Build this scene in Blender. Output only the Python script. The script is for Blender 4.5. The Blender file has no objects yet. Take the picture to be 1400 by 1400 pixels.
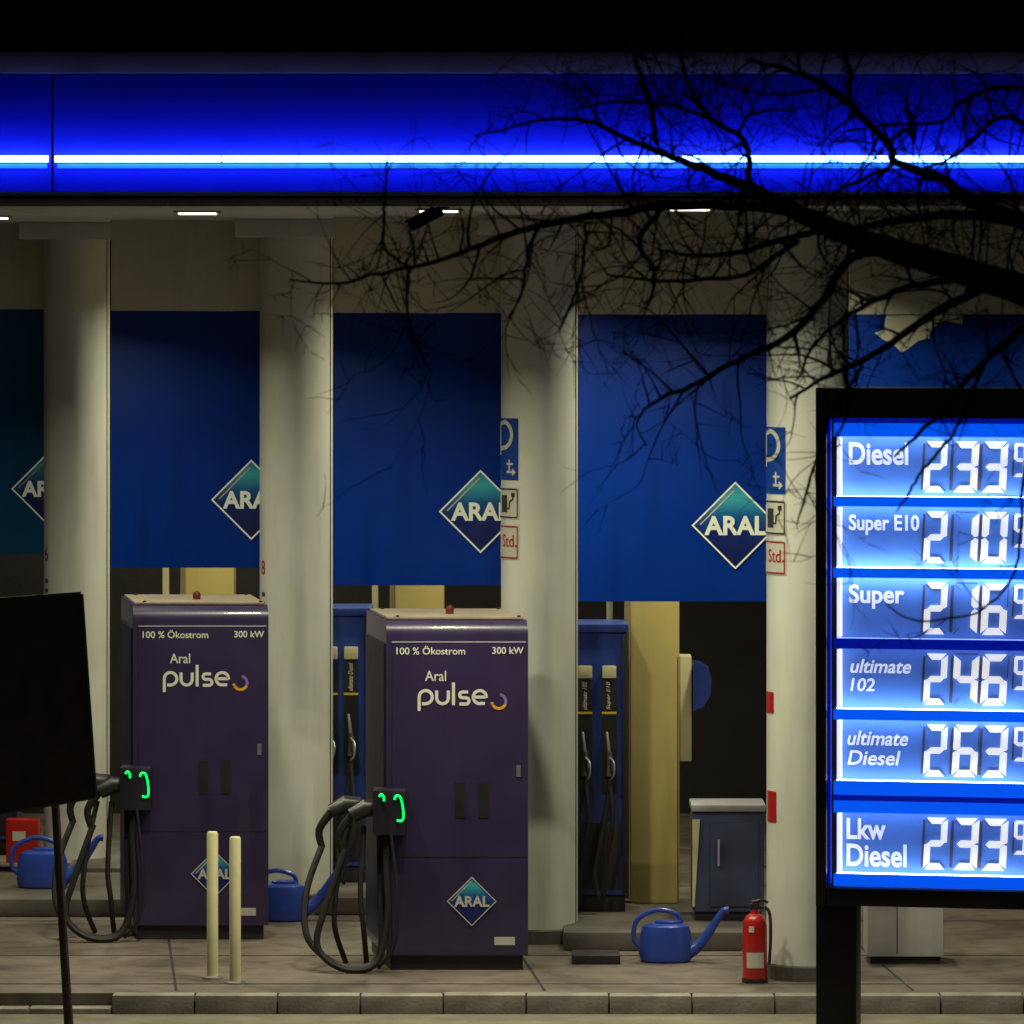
import bpy, bmesh, math, random
from mathutils import Vector, Matrix
random.seed(11)
R = math.radians
sc = bpy.context.scene
C = sc.collection

# ---------------------------------------------------------------- camera
F = 7140.0          # focal length in photo pixels (photo is 1400 wide)
HOR = 390.0         # row of the horizon
EYE = 4.62          # eye height (m)
cam_d = bpy.data.cameras.new('camera')
cam = bpy.data.objects.new('camera', cam_d); C.objects.link(cam)
cam.location = (0, 0, EYE); cam.rotation_euler = (R(90), 0, 0)
cam_d.sensor_width = 36; cam_d.lens = F / 1400 * 36
cam_d.shift_y = -(700 - HOR) / 1400
cam_d.clip_start = 0.5; cam_d.clip_end = 3000
cam_d.dof.use_dof = True; cam_d.dof.focus_distance = 34.0; cam_d.dof.aperture_fstop = 9.5
sc.camera = cam

# ---------------------------------------------------------------- night sky, moonlight, exposure
w = bpy.data.worlds.new('World'); sc.world = w; w.use_nodes = True
nt = w.node_tree
sky = nt.nodes.new('ShaderNodeTexSky'); sky.sky_type = 'NISHITA'; sky.sun_disc = False
sky.sun_elevation = R(-4); sky.sun_rotation = R(200)
bg = nt.nodes['Background']; bg.inputs['Strength'].default_value = 0.12
nt.links.new(sky.outputs[0], bg.inputs[0])
sl = bpy.data.lights.new('moonlight', 'SUN'); sl.energy = 0.02; sl.angle = R(0.5); sl.color = (1, .93, .85)
so = bpy.data.objects.new('moonlight', sl); C.objects.link(so); so.rotation_euler = (R(50), 0, R(-20)); so.location = (0, 0, 30)
sc.view_settings.view_transform = 'Standard'; sc.view_settings.look = 'None'
sc.cycles.max_bounces = 6; sc.cycles.diffuse_bounces = 3; sc.cycles.glossy_bounces = 3
sc.view_settings.exposure = 0; sc.view_settings.gamma = 1

def at(px, py, D):
    return Vector(((px - 700) / F * D, D, EYE - (py - HOR) / F * D))

# ---------------------------------------------------------------- materials
MATS = {}
def mat(name, col, rough=.5, metal=0, var=.12, scale=6, bump=0.0, emit=None, estr=0, stain=0, coat=0, spec=.5):
    m = bpy.data.materials.new(name); m.use_nodes = True
    n = m.node_tree.nodes; l = m.node_tree.links; b = n['Principled BSDF']
    b.inputs['Roughness'].default_value = rough; b.inputs['Metallic'].default_value = metal
    b.inputs['Coat Weight'].default_value = coat
    tc = n.new('ShaderNodeTexCoord')
    no = n.new('ShaderNodeTexNoise'); no.inputs['Scale'].default_value = scale; no.inputs['Detail'].default_value = 6
    l.new(tc.outputs['Object'], no.inputs['Vector'])
    rp = n.new('ShaderNodeMapRange'); rp.inputs[1].default_value = .3; rp.inputs[2].default_value = .7
    rp.inputs[3].default_value = 1 - var; rp.inputs[4].default_value = 1 + var
    l.new(no.outputs['Fac'], rp.inputs[0])
    mx = n.new('ShaderNodeVectorMath'); mx.operation = 'SCALE'; mx.inputs[0].default_value = col[:3]
    l.new(rp.outputs[0], mx.inputs['Scale'])
    out = mx.outputs[0]
    if stain:
        n2 = n.new('ShaderNodeTexNoise'); n2.inputs['Scale'].default_value = 1.3; n2.inputs['Detail'].default_value = 8
        mp = n.new('ShaderNodeMapping'); mp.inputs['Scale'].default_value = (5, 5, .6)
        l.new(tc.outputs['Object'], mp.inputs[0]); l.new(mp.outputs[0], n2.inputs['Vector'])
        r2 = n.new('ShaderNodeMapRange'); r2.inputs[1].default_value = .48; r2.inputs[2].default_value = .75
        r2.inputs[3].default_value = 1; r2.inputs[4].default_value = 1 - stain
        l.new(n2.outputs['Fac'], r2.inputs[0])
        m2 = n.new('ShaderNodeVectorMath'); m2.operation = 'SCALE'
        l.new(out, m2.inputs[0]); l.new(r2.outputs[0], m2.inputs['Scale']); out = m2.outputs[0]
    l.new(out, b.inputs['Base Color'])
    rr = n.new('ShaderNodeMapRange'); rr.inputs[3].default_value = max(.02, rough - .08); rr.inputs[4].default_value = min(1, rough + .1)
    l.new(no.outputs['Fac'], rr.inputs[0]); l.new(rr.outputs[0], b.inputs['Roughness'])
    if bump:
        bu = n.new('ShaderNodeBump'); bu.inputs['Strength'].default_value = bump; bu.inputs['Distance'].default_value = .01
        nb = n.new('ShaderNodeTexNoise'); nb.inputs['Scale'].default_value = scale * 8; nb.inputs['Detail'].default_value = 4
        l.new(tc.outputs['Object'], nb.inputs['Vector']); l.new(nb.outputs['Fac'], bu.inputs['Height'])
        l.new(bu.outputs[0], b.inputs['Normal'])
    if emit:
        b.inputs['Emission Color'].default_value = (*emit, 1); b.inputs['Emission Strength'].default_value = estr
    MATS[name] = m
    b.inputs['Specular IOR Level'].default_value = spec
    return m

mat('asphalt', (.055, .052, .048), .85, var=.3, scale=3, bump=.5)
mat('pavement', (.16, .14, .10), .8, var=.25, scale=4, bump=.4)
mat('forecourt', (.15, .12, .10), .5, var=.38, scale=1.6, bump=.2, stain=.45)
mat('kerb', (.22, .20, .17), .8, var=.3, scale=5, bump=.3)
mat('island', (.10, .085, .075), .75, var=.3, scale=4, bump=.3)
mat('verge', (.03, .04, .015), .9, var=.4, scale=3, bump=.8)
mat('column', (.66, .66, .60), .42, var=.06, scale=2.5, stain=.22)
mat('white_board', (.62, .60, .48), .5, var=.06, scale=2, stain=.15)
mat('ceiling', (.62, .62, .62), .5, var=.08, scale=2, stain=.12)
mat('blue_board', (.0005, .032, .30), .42, var=.10, scale=1.5, stain=.15, spec=.2)
mat('teal_board', (.0005, .085, .24), .42, var=.10, scale=1.5, stain=.15, spec=.2)
mat('seam', (.02, .02, .025), .7)
mat('fascia_blue', (.002, .005, .85), .45, var=.05, scale=2)
mat('parapet', (.20, .12, .24), .5, var=.15, scale=3)
mat('tube', (.6, .8, 1), .3, emit=(.22, .50, 1.0), estr=11)
mat('rail_reflection', (.05, .25, .9), .3, emit=(.0, .13, 1.0), estr=.5)  # glow put in as emission for tube light reflected off the rail
mat('housing', (.012, .010, .018), .45, var=.3, scale=5)
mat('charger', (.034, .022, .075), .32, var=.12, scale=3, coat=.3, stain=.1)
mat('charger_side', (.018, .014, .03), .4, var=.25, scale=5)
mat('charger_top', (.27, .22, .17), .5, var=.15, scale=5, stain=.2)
mat('print_cream', (.75, .72, .66), .5, var=.03)
mat('print_grey', (.55, .52, .5), .5, var=.03)
mat('logo_line', (.78, .80, .70), .4, var=.03, emit=(.75, .8, .62), estr=.10)
mat('logo_dark', (.003, .012, .09), .35, var=.05)
mat('black_rubber', (.012, .011, .011), .6, var=.3, scale=14)
mat('black_plastic', (.018, .016, .018), .4, var=.25, scale=9)
mat('dark_text', (.03, .03, .03), .6)
mat('sticker_white', (.55, .53, .45), .45, var=.04)
mat('sticker_blue', (.006, .05, .30), .4, var=.05)
mat('red_ink', (.35, .02, .02), .5)
mat('red_paint', (.42, .012, .010), .3, var=.1, scale=8, coat=.4)
mat('red_tint', (.12, .015, .012), .35)
mat('brass', (.5, .35, .12), .35, metal=.9)
mat('steel', (.45, .45, .46), .35, metal=.8, scale=9)
mat('pump_blue', (.02, .05, .26), .35, var=.1, scale=4, coat=.2, stain=.2)
mat('pump_dark', (.02, .018, .025), .45, var=.2, scale=6)
mat('pillar', (.72, .58, .20), .5, var=.06, scale=3, stain=.18)
mat('cream_paint', (.70, .62, .36), .5, var=.06, scale=4, stain=.2)
mat('yellow', (.75, .5, .05), .5)
mat('can_blue', (.03, .07, .42), .3, var=.1, scale=8)
mat('cabinet', (.06, .075, .16), .4, var=.15, scale=4, stain=.15)
mat('lid', (.42, .40, .44), .4, var=.1, scale=6)
mat('pale_box', (.52, .49, .52), .5, var=.1, scale=4, stain=.25)
mat('bollard', (.72, .66, .40), .45, var=.1, scale=6, stain=.3)
mat('dark_wall', (.022, .018, .02), .7, var=.3, scale=3, bump=.3)
mat('board_back', (.07, .045, .045), .6, var=.25, scale=6, stain=.2)
mat('bark', (.022, .017, .014), .9, var=.4, scale=20, bump=.5)
mat('led_green', (.0, .5, .1), .4, emit=(.0, 1.0, .12), estr=1.5)
mat('lamp_lens', (.9, .9, .8), .4, emit=(1, .93, .70), estr=6)
mat('sign_white', (.85, .85, .85), .4, var=.02, emit=(1, .95, .9), estr=.9)
mat('digit', (.82, .82, .80), .45, var=.03, emit=(1, .93, .84), estr=.62)
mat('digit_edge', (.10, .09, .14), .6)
mat('sign_text', (.8, .8, .82), .45, var=.03, emit=(.9, .88, .95), estr=.5)
mat('ring_violet', (.22, .16, .5), .5); mat('ring_orange', (.75, .38, .04), .5)

def emit_mat(name, col, s, base=(.1, .2, .7)):
    return mat(name, base, .45, var=.04, emit=col, estr=s)
emit_mat('bar_bright', (.0, .10, 1), .85, (.02, .12, .8))
emit_mat('bar_dim', (.0, .01, .5), .45, (.01, .04, .6))
emit_mat('strip_full', (.60, .80, 1), 12, (.8, .8, .8))
emit_mat('strip_half', (.5, .72, 1), 4, (.8, .8, .8))
emit_mat('strip_low', (.4, .6, 1), 1.0, (.8, .8, .8))
emit_mat('row_panel', (.07, .13, .55), .22, (.11, .27, .72))

# logo print: blue diamond, paler sheen towards its upper corner (flat print)
def logo_mat():
    m = mat('logo_print', (.01, .08, .4), .35)
    n = m.node_tree.nodes; l = m.node_tree.links; b = n['Principled BSDF']
    tc = n.new('ShaderNodeTexCoord'); sp = n.new('ShaderNodeSeparateXYZ'); l.new(tc.outputs['Generated'], sp.inputs[0])
    cr = n.new('ShaderNodeValToRGB'); e = cr.color_ramp.elements
    e[0].position = .0; e[0].color = (.004, .01, .10, 1); e[1].position = 1; e[1].color = (.03, .22, .38, 1)
    a = e.new(.42); a.color = (.006, .02, .16, 1); a = e.new(.62); a.color = (.004, .10, .34, 1); a = e.new(.84); a.color = (.05, .45, .52, 1)
    l.new(sp.outputs['Z'], cr.inputs[0]); l.new(cr.outputs[0], b.inputs['Base Color'])
logo_mat()

# ---------------------------------------------------------------- mesh helpers
def link(name, me, m, parent=None, loc=None):
    o = bpy.data.objects.new(name, me); C.objects.link(o)
    if m: me.materials.clear(); me.materials.append(MATS[m])
    if parent: o.parent = parent
    if loc is not None: o.location = loc
    return o
def fin(bm, name, m, parent=None, loc=None, smooth=False):
    bmesh.ops.recalc_face_normals(bm, faces=bm.faces[:])
    me = bpy.data.meshes.new(name); bm.to_mesh(me); bm.free()
    if smooth:
        for p in me.polygons: p.use_smooth = True
        me.set_sharp_from_angle(angle=R(35))
    return link(name, me, m, parent, loc)
def tag(o, label, cat, group=None, kind=None):
    o['label'] = label; o['category'] = cat
    if group: o['group'] = group
    if kind: o['kind'] = kind
    return o
def empty(name, loc, label=None, cat=None, group=None, rz=0):
    o = bpy.data.objects.new(name, None); C.objects.link(o); o.location = loc; o.rotation_euler.z = rz; o.empty_display_size = .2
    if label: tag(o, label, cat, group)
    return o
def box(bm, x0, x1, y0, y1, z0, z1, bev=0.0):
    r = bmesh.ops.create_cube(bm, size=1)
    for v in r['verts']:
        v.co = Vector((x0 + (v.co.x + .5) * (x1 - x0), y0 + (v.co.y + .5) * (y1 - y0), z0 + (v.co.z + .5) * (z1 - z0)))
    if bev:
        ed = list({e for v in r['verts'] for e in v.link_edges})
        bmesh.ops.bevel(bm, geom=ed, offset=bev, segments=2, profile=.6, affect='EDGES')
def B(name, x0, x1, y0, y1, z0, z1, m, parent=None, loc=None, bev=0.004):
    bm = bmesh.new(); box(bm, x0, x1, y0, y1, z0, z1, bev)
    return fin(bm, name, m, parent, loc, smooth=bev > 0)
def tube(bm, pts, rads, n=8, cap=True):
    pts = [Vector(p) for p in pts]
    if not hasattr(rads, '__len__'): rads = [rads] * len(pts)
    rings = []; prev = None
    for i, p in enumerate(pts):
        t = (pts[min(i + 1, len(pts) - 1)] - pts[max(i - 1, 0)])
        if t.length < 1e-9: t = Vector((0, 0, 1))
        t.normalize()
        if prev is None:
            a = Vector((0, 0, 1)) if abs(t.z) < .9 else Vector((1, 0, 0))
            u = t.cross(a).normalized()
        else:
            u = (prev - t * prev.dot(t))
            u = u.normalized() if u.length > 1e-6 else t.orthogonal().normalized()
        prev = u; v = t.cross(u)
        rings.append([bm.verts.new(p + (u * math.cos(2 * math.pi * k / n) + v * math.sin(2 * math.pi * k / n)) * rads[i]) for k in range(n)])
    for a, b in zip(rings, rings[1:]):
        for k in range(n): bm.faces.new((a[k], a[(k + 1) % n], b[(k + 1) % n], b[k]))
    if cap and n > 2:
        bm.faces.new(rings[0][::-1]); bm.faces.new(rings[-1])
def smoothline(pts, per=6):
    P = [Vector(p) for p in pts]; out = []
    for i in range(len(P) - 1):
        p0 = P[max(i - 1, 0)]; p1 = P[i]; p2 = P[i + 1]; p3 = P[min(i + 2, len(P) - 1)]
        for k in range(per):
            t = k / per
            out.append(.5 * ((2 * p1) + (-p0 + p2) * t + (2 * p0 - 5 * p1 + 4 * p2 - p3) * t * t + (-p0 + 3 * p1 - 3 * p2 + p3) * t ** 3))
    out.append(P[-1]); return out
def T(name, pts, rads, m, parent=None, n=8, loc=None, sm=0):
    bm = bmesh.new()
    if sm:
        if hasattr(rads, '__len__'):
            k = len(rads)
            rads = [rads[min(i // sm, k - 1)] * (1 - (i % sm) / sm) + rads[min(i // sm + 1, k - 1)] * (i % sm) / sm for i in range((k - 1) * sm + 1)]
        pts = smoothline(pts, sm)
    tube(bm, pts, rads, n); return fin(bm, name, m, parent, loc, True)
def lathe(bm, prof, n=24, sx=1, sy=1, cx=0, cy=0):
    rings = [[bm.verts.new((cx + r * sx * math.cos(2 * math.pi * k / n), cy + r * sy * math.sin(2 * math.pi * k / n), z)) for k in range(n)] for r, z in prof]
    for a, b in zip(rings, rings[1:]):
        for k in range(n): bm.faces.new((a[k], a[(k + 1) % n], b[(k + 1) % n], b[k]))
    bm.faces.new(rings[0][::-1]); bm.faces.new(rings[-1])
def L(name, prof, m, parent=None, loc=None, n=24, sx=1, sy=1, cx=0, cy=0):
    bm = bmesh.new(); lathe(bm, prof, n, sx, sy, cx, cy); return fin(bm, name, m, parent, loc, True)
def poly(bm, pts, y=0.0, t=.002):
    """flat outline in x,z with a small thickness, front towards -y"""
    f = bm.faces.new([bm.verts.new((x, y, z)) for x, z in pts])
    r = bmesh.ops.extrude_face_region(bm, geom=[f])
    for v in [g for g in r['geom'] if isinstance(g, bmesh.types.BMVert)]: v.co.y += t
def stroke(bm, pts, w, y=0.0):
    """flat printed stroke with round ends in x,z, one watertight ribbon"""
    P = [Vector((p[0], p[1])) for p in pts]; n = len(P); Lf = []; Rt = []
    for i in range(n):
        t = (P[min(i + 1, n - 1)] - P[max(i - 1, 0)]).normalized(); nn = Vector((-t.y, t.x)) * w / 2
        Lf.append(P[i] + nn); Rt.append(P[i] - nn)
    vl = [bm.verts.new((p.x, y, p.y)) for p in Lf]; vr = [bm.verts.new((p.x, y, p.y)) for p in Rt]
    for i in range(n - 1): bm.faces.new((vl[i], vl[i + 1], vr[i + 1], vr[i]))
def arc(cx, cz, r, a0, a1, n=14):
    return [(cx + r * math.cos(R(a0 + (a1 - a0) * i / n)), cz + r * math.sin(R(a0 + (a1 - a0) * i / n))) for i in range(n + 1)]
def text_bm(s, width=None, height=None, bold=0.0, shear=0.0, extrude=.002, align='LEFT'):
    cu = bpy.data.curves.new('txt', 'FONT'); cu.body = s; cu.size = 1; cu.offset = bold; cu.shear = shear; cu.align_x = 'LEFT'
    cu.resolution_u = 4
    o = bpy.data.objects.new('txt', cu); C.objects.link(o)
    dg = bpy.context.evaluated_depsgraph_get(); me = bpy.data.meshes.new_from_object(o.evaluated_get(dg))
    bpy.data.objects.remove(o); bpy.data.curves.remove(cu)
    bm = bmesh.new(); bm.from_mesh(me); bpy.data.meshes.remove(me)
    xs = [v.co.x for v in bm.verts]; ys = [v.co.y for v in bm.verts]
    x0, x1, y0, y1 = min(xs), max(xs), min(ys), max(ys)
    sx = width / (x1 - x0) if width else None; sy = height / (y1 - y0) if height else None
    sx = sx or sy; sy = sy or sx
    for v in bm.verts:
        v.co = Vector(((v.co.x - x0) * sx, 0, (v.co.y - y0) * sy))
    return bm
def text(name, s, x, y, z, m, parent, width=None, height=None, **k):
    """lettering facing -y, left bottom corner of its ink at x, z"""
    bm = text_bm(s, width, height, **k)
    for v in bm.verts: v.co += Vector((x, y, z))
    me = bpy.data.meshes.new(name); bm.to_mesh(me); bm.free()
    return link(name, me, m, parent)
def bend(bm, r, cx, cy, a0):
    """wrap flat x onto an upright cylinder: x=0 sits at azimuth a0 (0 = towards camera, negative = left)"""
    for v in bm.verts:
        a = a0 + v.co.x / r; d = r - v.co.y
        v.co = Vector((cx + d * math.sin(a), cy - d * math.cos(a), v.co.z))
def sheet(name, pts, m, kind='structure'):
    bm = bmesh.new(); bm.faces.new([bm.verts.new(p) for p in pts])
    o = fin(bm, name, m); o['kind'] = kind; return o

# ---------------------------------------------------------------- ground
GZ = .12
def ground_sheet(name, x0, x1, y0, y1, z, m): return sheet(name, [(x0, y0, z), (x1, y0, z), (x1, y1, z), (x0, y1, z)], m)
ground_sheet('ground', -1500, 1500, -200, 2500, -.02, 'verge')
ground_sheet('road', -400, 400, 19.5, 28.6, -.012, 'asphalt')
ground_sheet('pavement', -400, 400, 28.75, 33.05, .008, 'pavement')
for yy in (19.35, 28.6):
    k = B('road_kerb', -200, 200, yy, yy + .15, -.1, .11 if yy < 20 else .10, 'kerb'); k['kind'] = 'structure'
for i in range(12):
    m = B('lane_marking', 0, 3, 23.95, 24.07, -.008, -.006, 'print_grey', loc=(-36 + i * 6, 0, 0), bev=0); m['kind'] = 'structure'
bm = bmesh.new(); box(bm, -60, 60, 33.2, 80, -.2, GZ)
fc = fin(bm, 'forecourt', 'forecourt'); fc['kind'] = 'structure'
for yy in (33.62, 35.05, 36.95, 39.1, 41.6):
    B('expansion_joint', -14, 14, yy, yy + .018, GZ + .001, GZ + .003, 'seam', fc, bev=0)
for i in range(9):
    g = bmesh.new(); x = -9.2 + i * 2.35
    g.faces.new([g.verts.new(q) for q in ((x, 33.3, GZ + .0022), (x + .018, 33.3, GZ + .0022), (x - .9 + .018, 44, GZ + .0022), (x - .9, 44, GZ + .0022))])
    fin(g, 'expansion_joint', 'seam', fc)
kr = empty('kerb', (0, 33.05, 0)); kr['kind'] = 'structure'
stone = None
x_low = at(153, 0, 33.1).x
for i in range(44):
    x = x_low + (i - 14) * .525; h = .125 if i >= 14 else .045
    if i in (0, 14):
        bm = bmesh.new(); box(bm, .004, .521, 0, .147, -.1, h, .012); stone = fin(bm, 'kerb_stone', 'kerb', kr, None, True)
    else:
        stone = stone.copy(); C.objects.link(stone)
    stone.location = (x, random.uniform(-.004, .004), random.uniform(-.004, .003))

# ---------------------------------------------------------------- canopy
CZ = 5.10; FY = 31.7
cano = empty('canopy', (0, FY, CZ), 'long flat filling station canopy with glowing blue front and lit tube', 'canopy')
S = F / FY
zf = lambda py: EYE - (py - HOR) / S - CZ
xf = lambda px: (px - 700) / S
joints = [xf(-1330), xf(72), xf(1480), xf(2880)]
for a, b in zip(joints, joints[1:]):
    B('fascia_panel', a + .006, b - .006, -.02, .05, zf(262), zf(101), 'fascia_blue', cano, bev=.006)
B('parapet', joints[0] - .3, joints[-1] + .3, -.05, .4, zf(100.5), zf(71), 'parapet', cano, bev=.01)
B('edge_trim', joints[0], joints[-1], -.035, .12, zf(267), zf(262.3), 'housing', cano, bev=.003)
tubes = [(joints[0] + .1, xf(69)), (xf(78), xf(304)), (xf(306), xf(930)), (xf(931), xf(1475)), (xf(1486), joints[-1] - .1)]
for a, b in tubes:
    T('light_tube', [(a, -.15, zf(218)), (b, -.15, zf(218))], .020, 'tube', cano, 12)
    n = max(2, int((b - a) / 1.1))
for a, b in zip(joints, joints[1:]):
    B('tube_rail', a + .03, b - .03, -.038, -.021, zf(230.5), zf(223.8), 'rail_reflection', cano, bev=.003)
# ceiling cassettes
n = 16; x0 = -9.0
for i in range(n):
    B('ceiling_panel', x0 + i * 1.15 + .006, x0 + (i + 1) * 1.15 - .006, .16, 15, 0, .05, 'ceiling', cano, bev=.004)
B('roof_deck', -9.3, 9.6, .45, 15.2, .10, .75, 'parapet', cano, bev=0)

# ---------------------------------------------------------------- columns
COLS = [  # left px, right px, distance, label
    (60, 150, 40.0, 'pale round canopy column printed with a small number 6'),
    (355, 455, 38.0, 'pale round canopy column printed with a small number 8'),
    (685, 790, 35.9, 'pale round canopy column with parking notices, behind the charging cabinet'),
    (1048, 1160, 34.0, 'pale round canopy column with parking notices, beside the fire extinguisher')]
col_objs = []
for i, (a, b, D, lab) in enumerate(COLS):
    r = (b - a) / 2 / F * D; c = at((a + b) / 2, 0, D); c.z = GZ
    e = empty('canopy_column', c, lab, 'column', 'round columns carrying the canopy')
    h = CZ - GZ - .002
    L('shaft', [(r, .1), (r, h - .13)], 'column', e, n=48)
    L('base_collar', [(r + .012, 0), (r + .012, .09), (r + .003, .10)], 'island', e, n=48)
    # flat head plate under the ceiling
    B('head_plate', -r - .16, r + .16, -r - .1, r + .1, h - .13, h, 'ceiling', e, bev=.005)
    bm = bmesh.new(); box(bm, -.004, .004, -.004, .002, .1, h - .13); bend(bm, r, 0, 0, R(70))
    fin(bm, 'joint_strip', 'seam', e)
    col_objs.append((e, r, D))
def on_column(e, r, name, bm, m, a_deg, lift=.002):
    for v in bm.verts: v.co.y -= lift
    bend(bm, r, 0, 0, R(a_deg)); return fin(bm, name, m, e)
def grid_patch(wd, z0, z1, nx=10, rnd=0.0):
    bm = bmesh.new(); vs = []
    for j in (0, 1):
        vs.append([bm.verts.new((wd * k / nx, 0, (z0, z1)[j])) for k in range(nx + 1)])
    for k in range(nx): bm.faces.new((vs[0][k], vs[0][k + 1], vs[1][k + 1], vs[1][k]))
    return bm
for (e, r, D), s, yy in ((col_objs[0], '6', 757), (col_objs[1], '8', 775)):
    z = at(0, yy, D).z - GZ
    o = on_column(e, r, 'number', text_bm(s, .06, .105, bold=.01), 'red_ink', -68); o.location.z = z - .05
    for k, dy in enumerate((36, 49)):
        bm = grid_patch(.05, -.015, .015, 4); o = on_column(e, r, 'small_notice', bm, 'cabinet', -66); o.location.z = at(0, yy + dy, D).z - GZ
# wrapped parking notices
def notices(idx, rows, name):
    e, r, D = col_objs[idx]
    for kind, y0, y1, aend in rows:
        z1 = at(0, y0, D).z; z0 = at(0, y1, D).z; wd = .42 * (z1 - z0) / .42 if kind != 'P' else .36
        wd = .36; a0 = aend - math.degrees(wd / r)
        pos = e.location.copy(); pos.z = z0; H = z1 - z0
        lab = {'P': 'blue parking notice with an arrow', 'plug': 'white notice with a charging pump symbol', 'Std': 'white notice reading 1 Std.'}[kind]
        where = 'wrapped on the column ' + ('behind the charging cabinet' if idx == 2 else 'beside the fire extinguisher')
        s = empty('parking_notice', pos, lab + ' ' + where, 'sign', 'notices wrapped on the columns')
        o = on_column(s, r, 'plate', grid_patch(wd, 0, H, 14), 'sticker_blue' if kind == 'P' else 'sticker_white', a0, .004)
        def add(nm, bm, m, lift=.007): on_column(s, r, nm, bm, m, a0, lift)
        if kind == 'P':
            bm = bmesh.new(); x = wd * .52; zc = H * .66
            stroke(bm, [(wd * .42, H * .40), (wd * .42, H * .92)], .03)
            stroke(bm, [(wd * .42, H * .90)] + [(p[0] * 1, p[1]) for p in arc(wd * .60, zc + .03, H * .21, 90, -90)] + [(wd * .42, H * .50)], .03)
            add('letter', bm, 'sticker_white')
            bm = bmesh.new(); stroke(bm, [(wd * .78, H * .33), (wd * .78, H * .13)], .014); stroke(bm, [(wd * .70, H * .26), (wd * .88, H * .26)], .014)
            stroke(bm, [(wd * .70, H * .13), (wd * .92, H * .13)], .016); stroke(bm, [(wd * .86, H * .18), (wd * .93, H * .13), (wd * .86, H * .08)], .013)
            add('arrow', bm, 'sticker_white')
        else:
            bm = bmesh.new(); b = .012
            hl = [b + (wd - 2 * b) * q / 14 for q in range(15)]
            stroke(bm, [(q, b) for q in hl], .010); stroke(bm, [(q, H - b) for q in hl], .010); stroke(bm, [(wd - b, b), (wd - b, H - b)], .008); stroke(bm, [(b, b), (b, H - b)], .008)
            add('border', bm, 'dark_text' if kind == 'plug' else 'red_ink')
            if kind == 'plug':
                bm = bmesh.new(); poly(bm, [(wd * .48, H * .2), (wd * .70, H * .2), (wd * .70, H * .75), (wd * .48, H * .75)], 0, .0005)
                stroke(bm, [(wd * .70, H * .35), (wd * .76, H * .32), (wd * .78, H * .55), (wd * .86, H * .62), (wd * .86, H * .72)], .014)
                poly(bm, [(wd * .82, H * .7), (wd * .91, H * .7), (wd * .91, H * .84), (wd * .82, H * .84)], 0, .0005)
                add('pump_symbol', bm, 'dark_text')
            else:
                bm = text_bm('1 Std.', .22, .085, bold=.01)
                for v in bm.verts: v.co.x += .125; v.co.z += H * .36
                add('lettering', bm, 'red_ink')
notices(2, [('P', 571, 655, -33), ('plug', 665, 708, -32), ('Std', 716, 763, -32)], 'a')
notices(3, [('P', 583, 674, -35), ('plug', 682, 730, -34), ('Std', 737, 784, -34)], 'b')
# small red tags on the column beside the extinguisher
e, r, D = col_objs[3]
for y0, y1, ae in ((944, 973, -58), (1079, 1121, -52)):
    o = on_column(e, r, 'red_tag', grid_patch(.12, 0, (y1 - y0) / F * D, 6), 'red_paint', ae - math.degrees(.12 / r), .004); o.location.z = at(0, y1, D).z - GZ

# ---------------------------------------------------------------- hanging header boards with logo
def diamond_logo(parent, cx, cz, hw, y, letters='print_cream', line='logo_line'):
    g = bmesh.new(); poly(g, [(cx - hw * .95, cz), (cx, cz - hw * .95), (cx + hw * .95, cz), (cx, cz + hw * .95)], y, .008)
    lg = fin(g, 'logo', 'logo_print', parent)
    g = bmesh.new()
    for q, wt in ((1.0, .035), (.86, .0)):
        if not wt: continue
        a = [(cx - hw * q, cz), (cx, cz + hw * q), (cx + hw * q, cz), (cx, cz - hw * q)]; q2 = q - wt * 1.6
        b = [(cx - hw * q2, cz), (cx, cz + hw * q2), (cx + hw * q2, cz), (cx, cz - hw * q2)]
        va = [g.verts.new((p[0], y - .004, p[1])) for p in a]; vb = [g.verts.new((p[0], y - .004, p[1])) for p in b]
        for k in range(4): g.faces.new((va[k], va[(k + 1) % 4], vb[(k + 1) % 4], vb[k]))
    fin(g, 'logo_border', line, lg)
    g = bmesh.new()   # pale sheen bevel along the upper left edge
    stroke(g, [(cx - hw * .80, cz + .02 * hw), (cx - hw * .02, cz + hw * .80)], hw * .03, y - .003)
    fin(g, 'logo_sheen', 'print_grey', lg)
    wd = hw * 1.42
    text('lettering', 'ARAL', cx - wd / 2, y - .006, cz - hw * .22, line, lg, width=wd, height=hw * .44, bold=.035)
    return lg
BOARDS = [  # left px, right px (behind column), distance, top y, bottom y, logo cx, cy, half
    (-60, 100, 40.25, 423, 757, 66, 668, 50, 'blue header board with teal tint left of the number 6 column', 'teal_board'),
    (152, 405, 38.25, 425, 776, 344, 683, 55, 'blue header board between the number 6 and number 8 columns', 'blue_board'),
    (456, 738, 36.15, 428, 800, 657, 699, 57, 'blue header board beside the number 8 column, above the cabinet', 'blue_board'),
    (791, 1104, 34.25, 430, 822, 1005, 718, 60, 'blue header board above the fuel dispenser and yellow pillar', 'blue_board'),
    (1161, 1500, 32.9, 430, 845, 1440, 735, 63, 'blue header board with torn cream patch behind the price sign', 'blue_board')]
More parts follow.
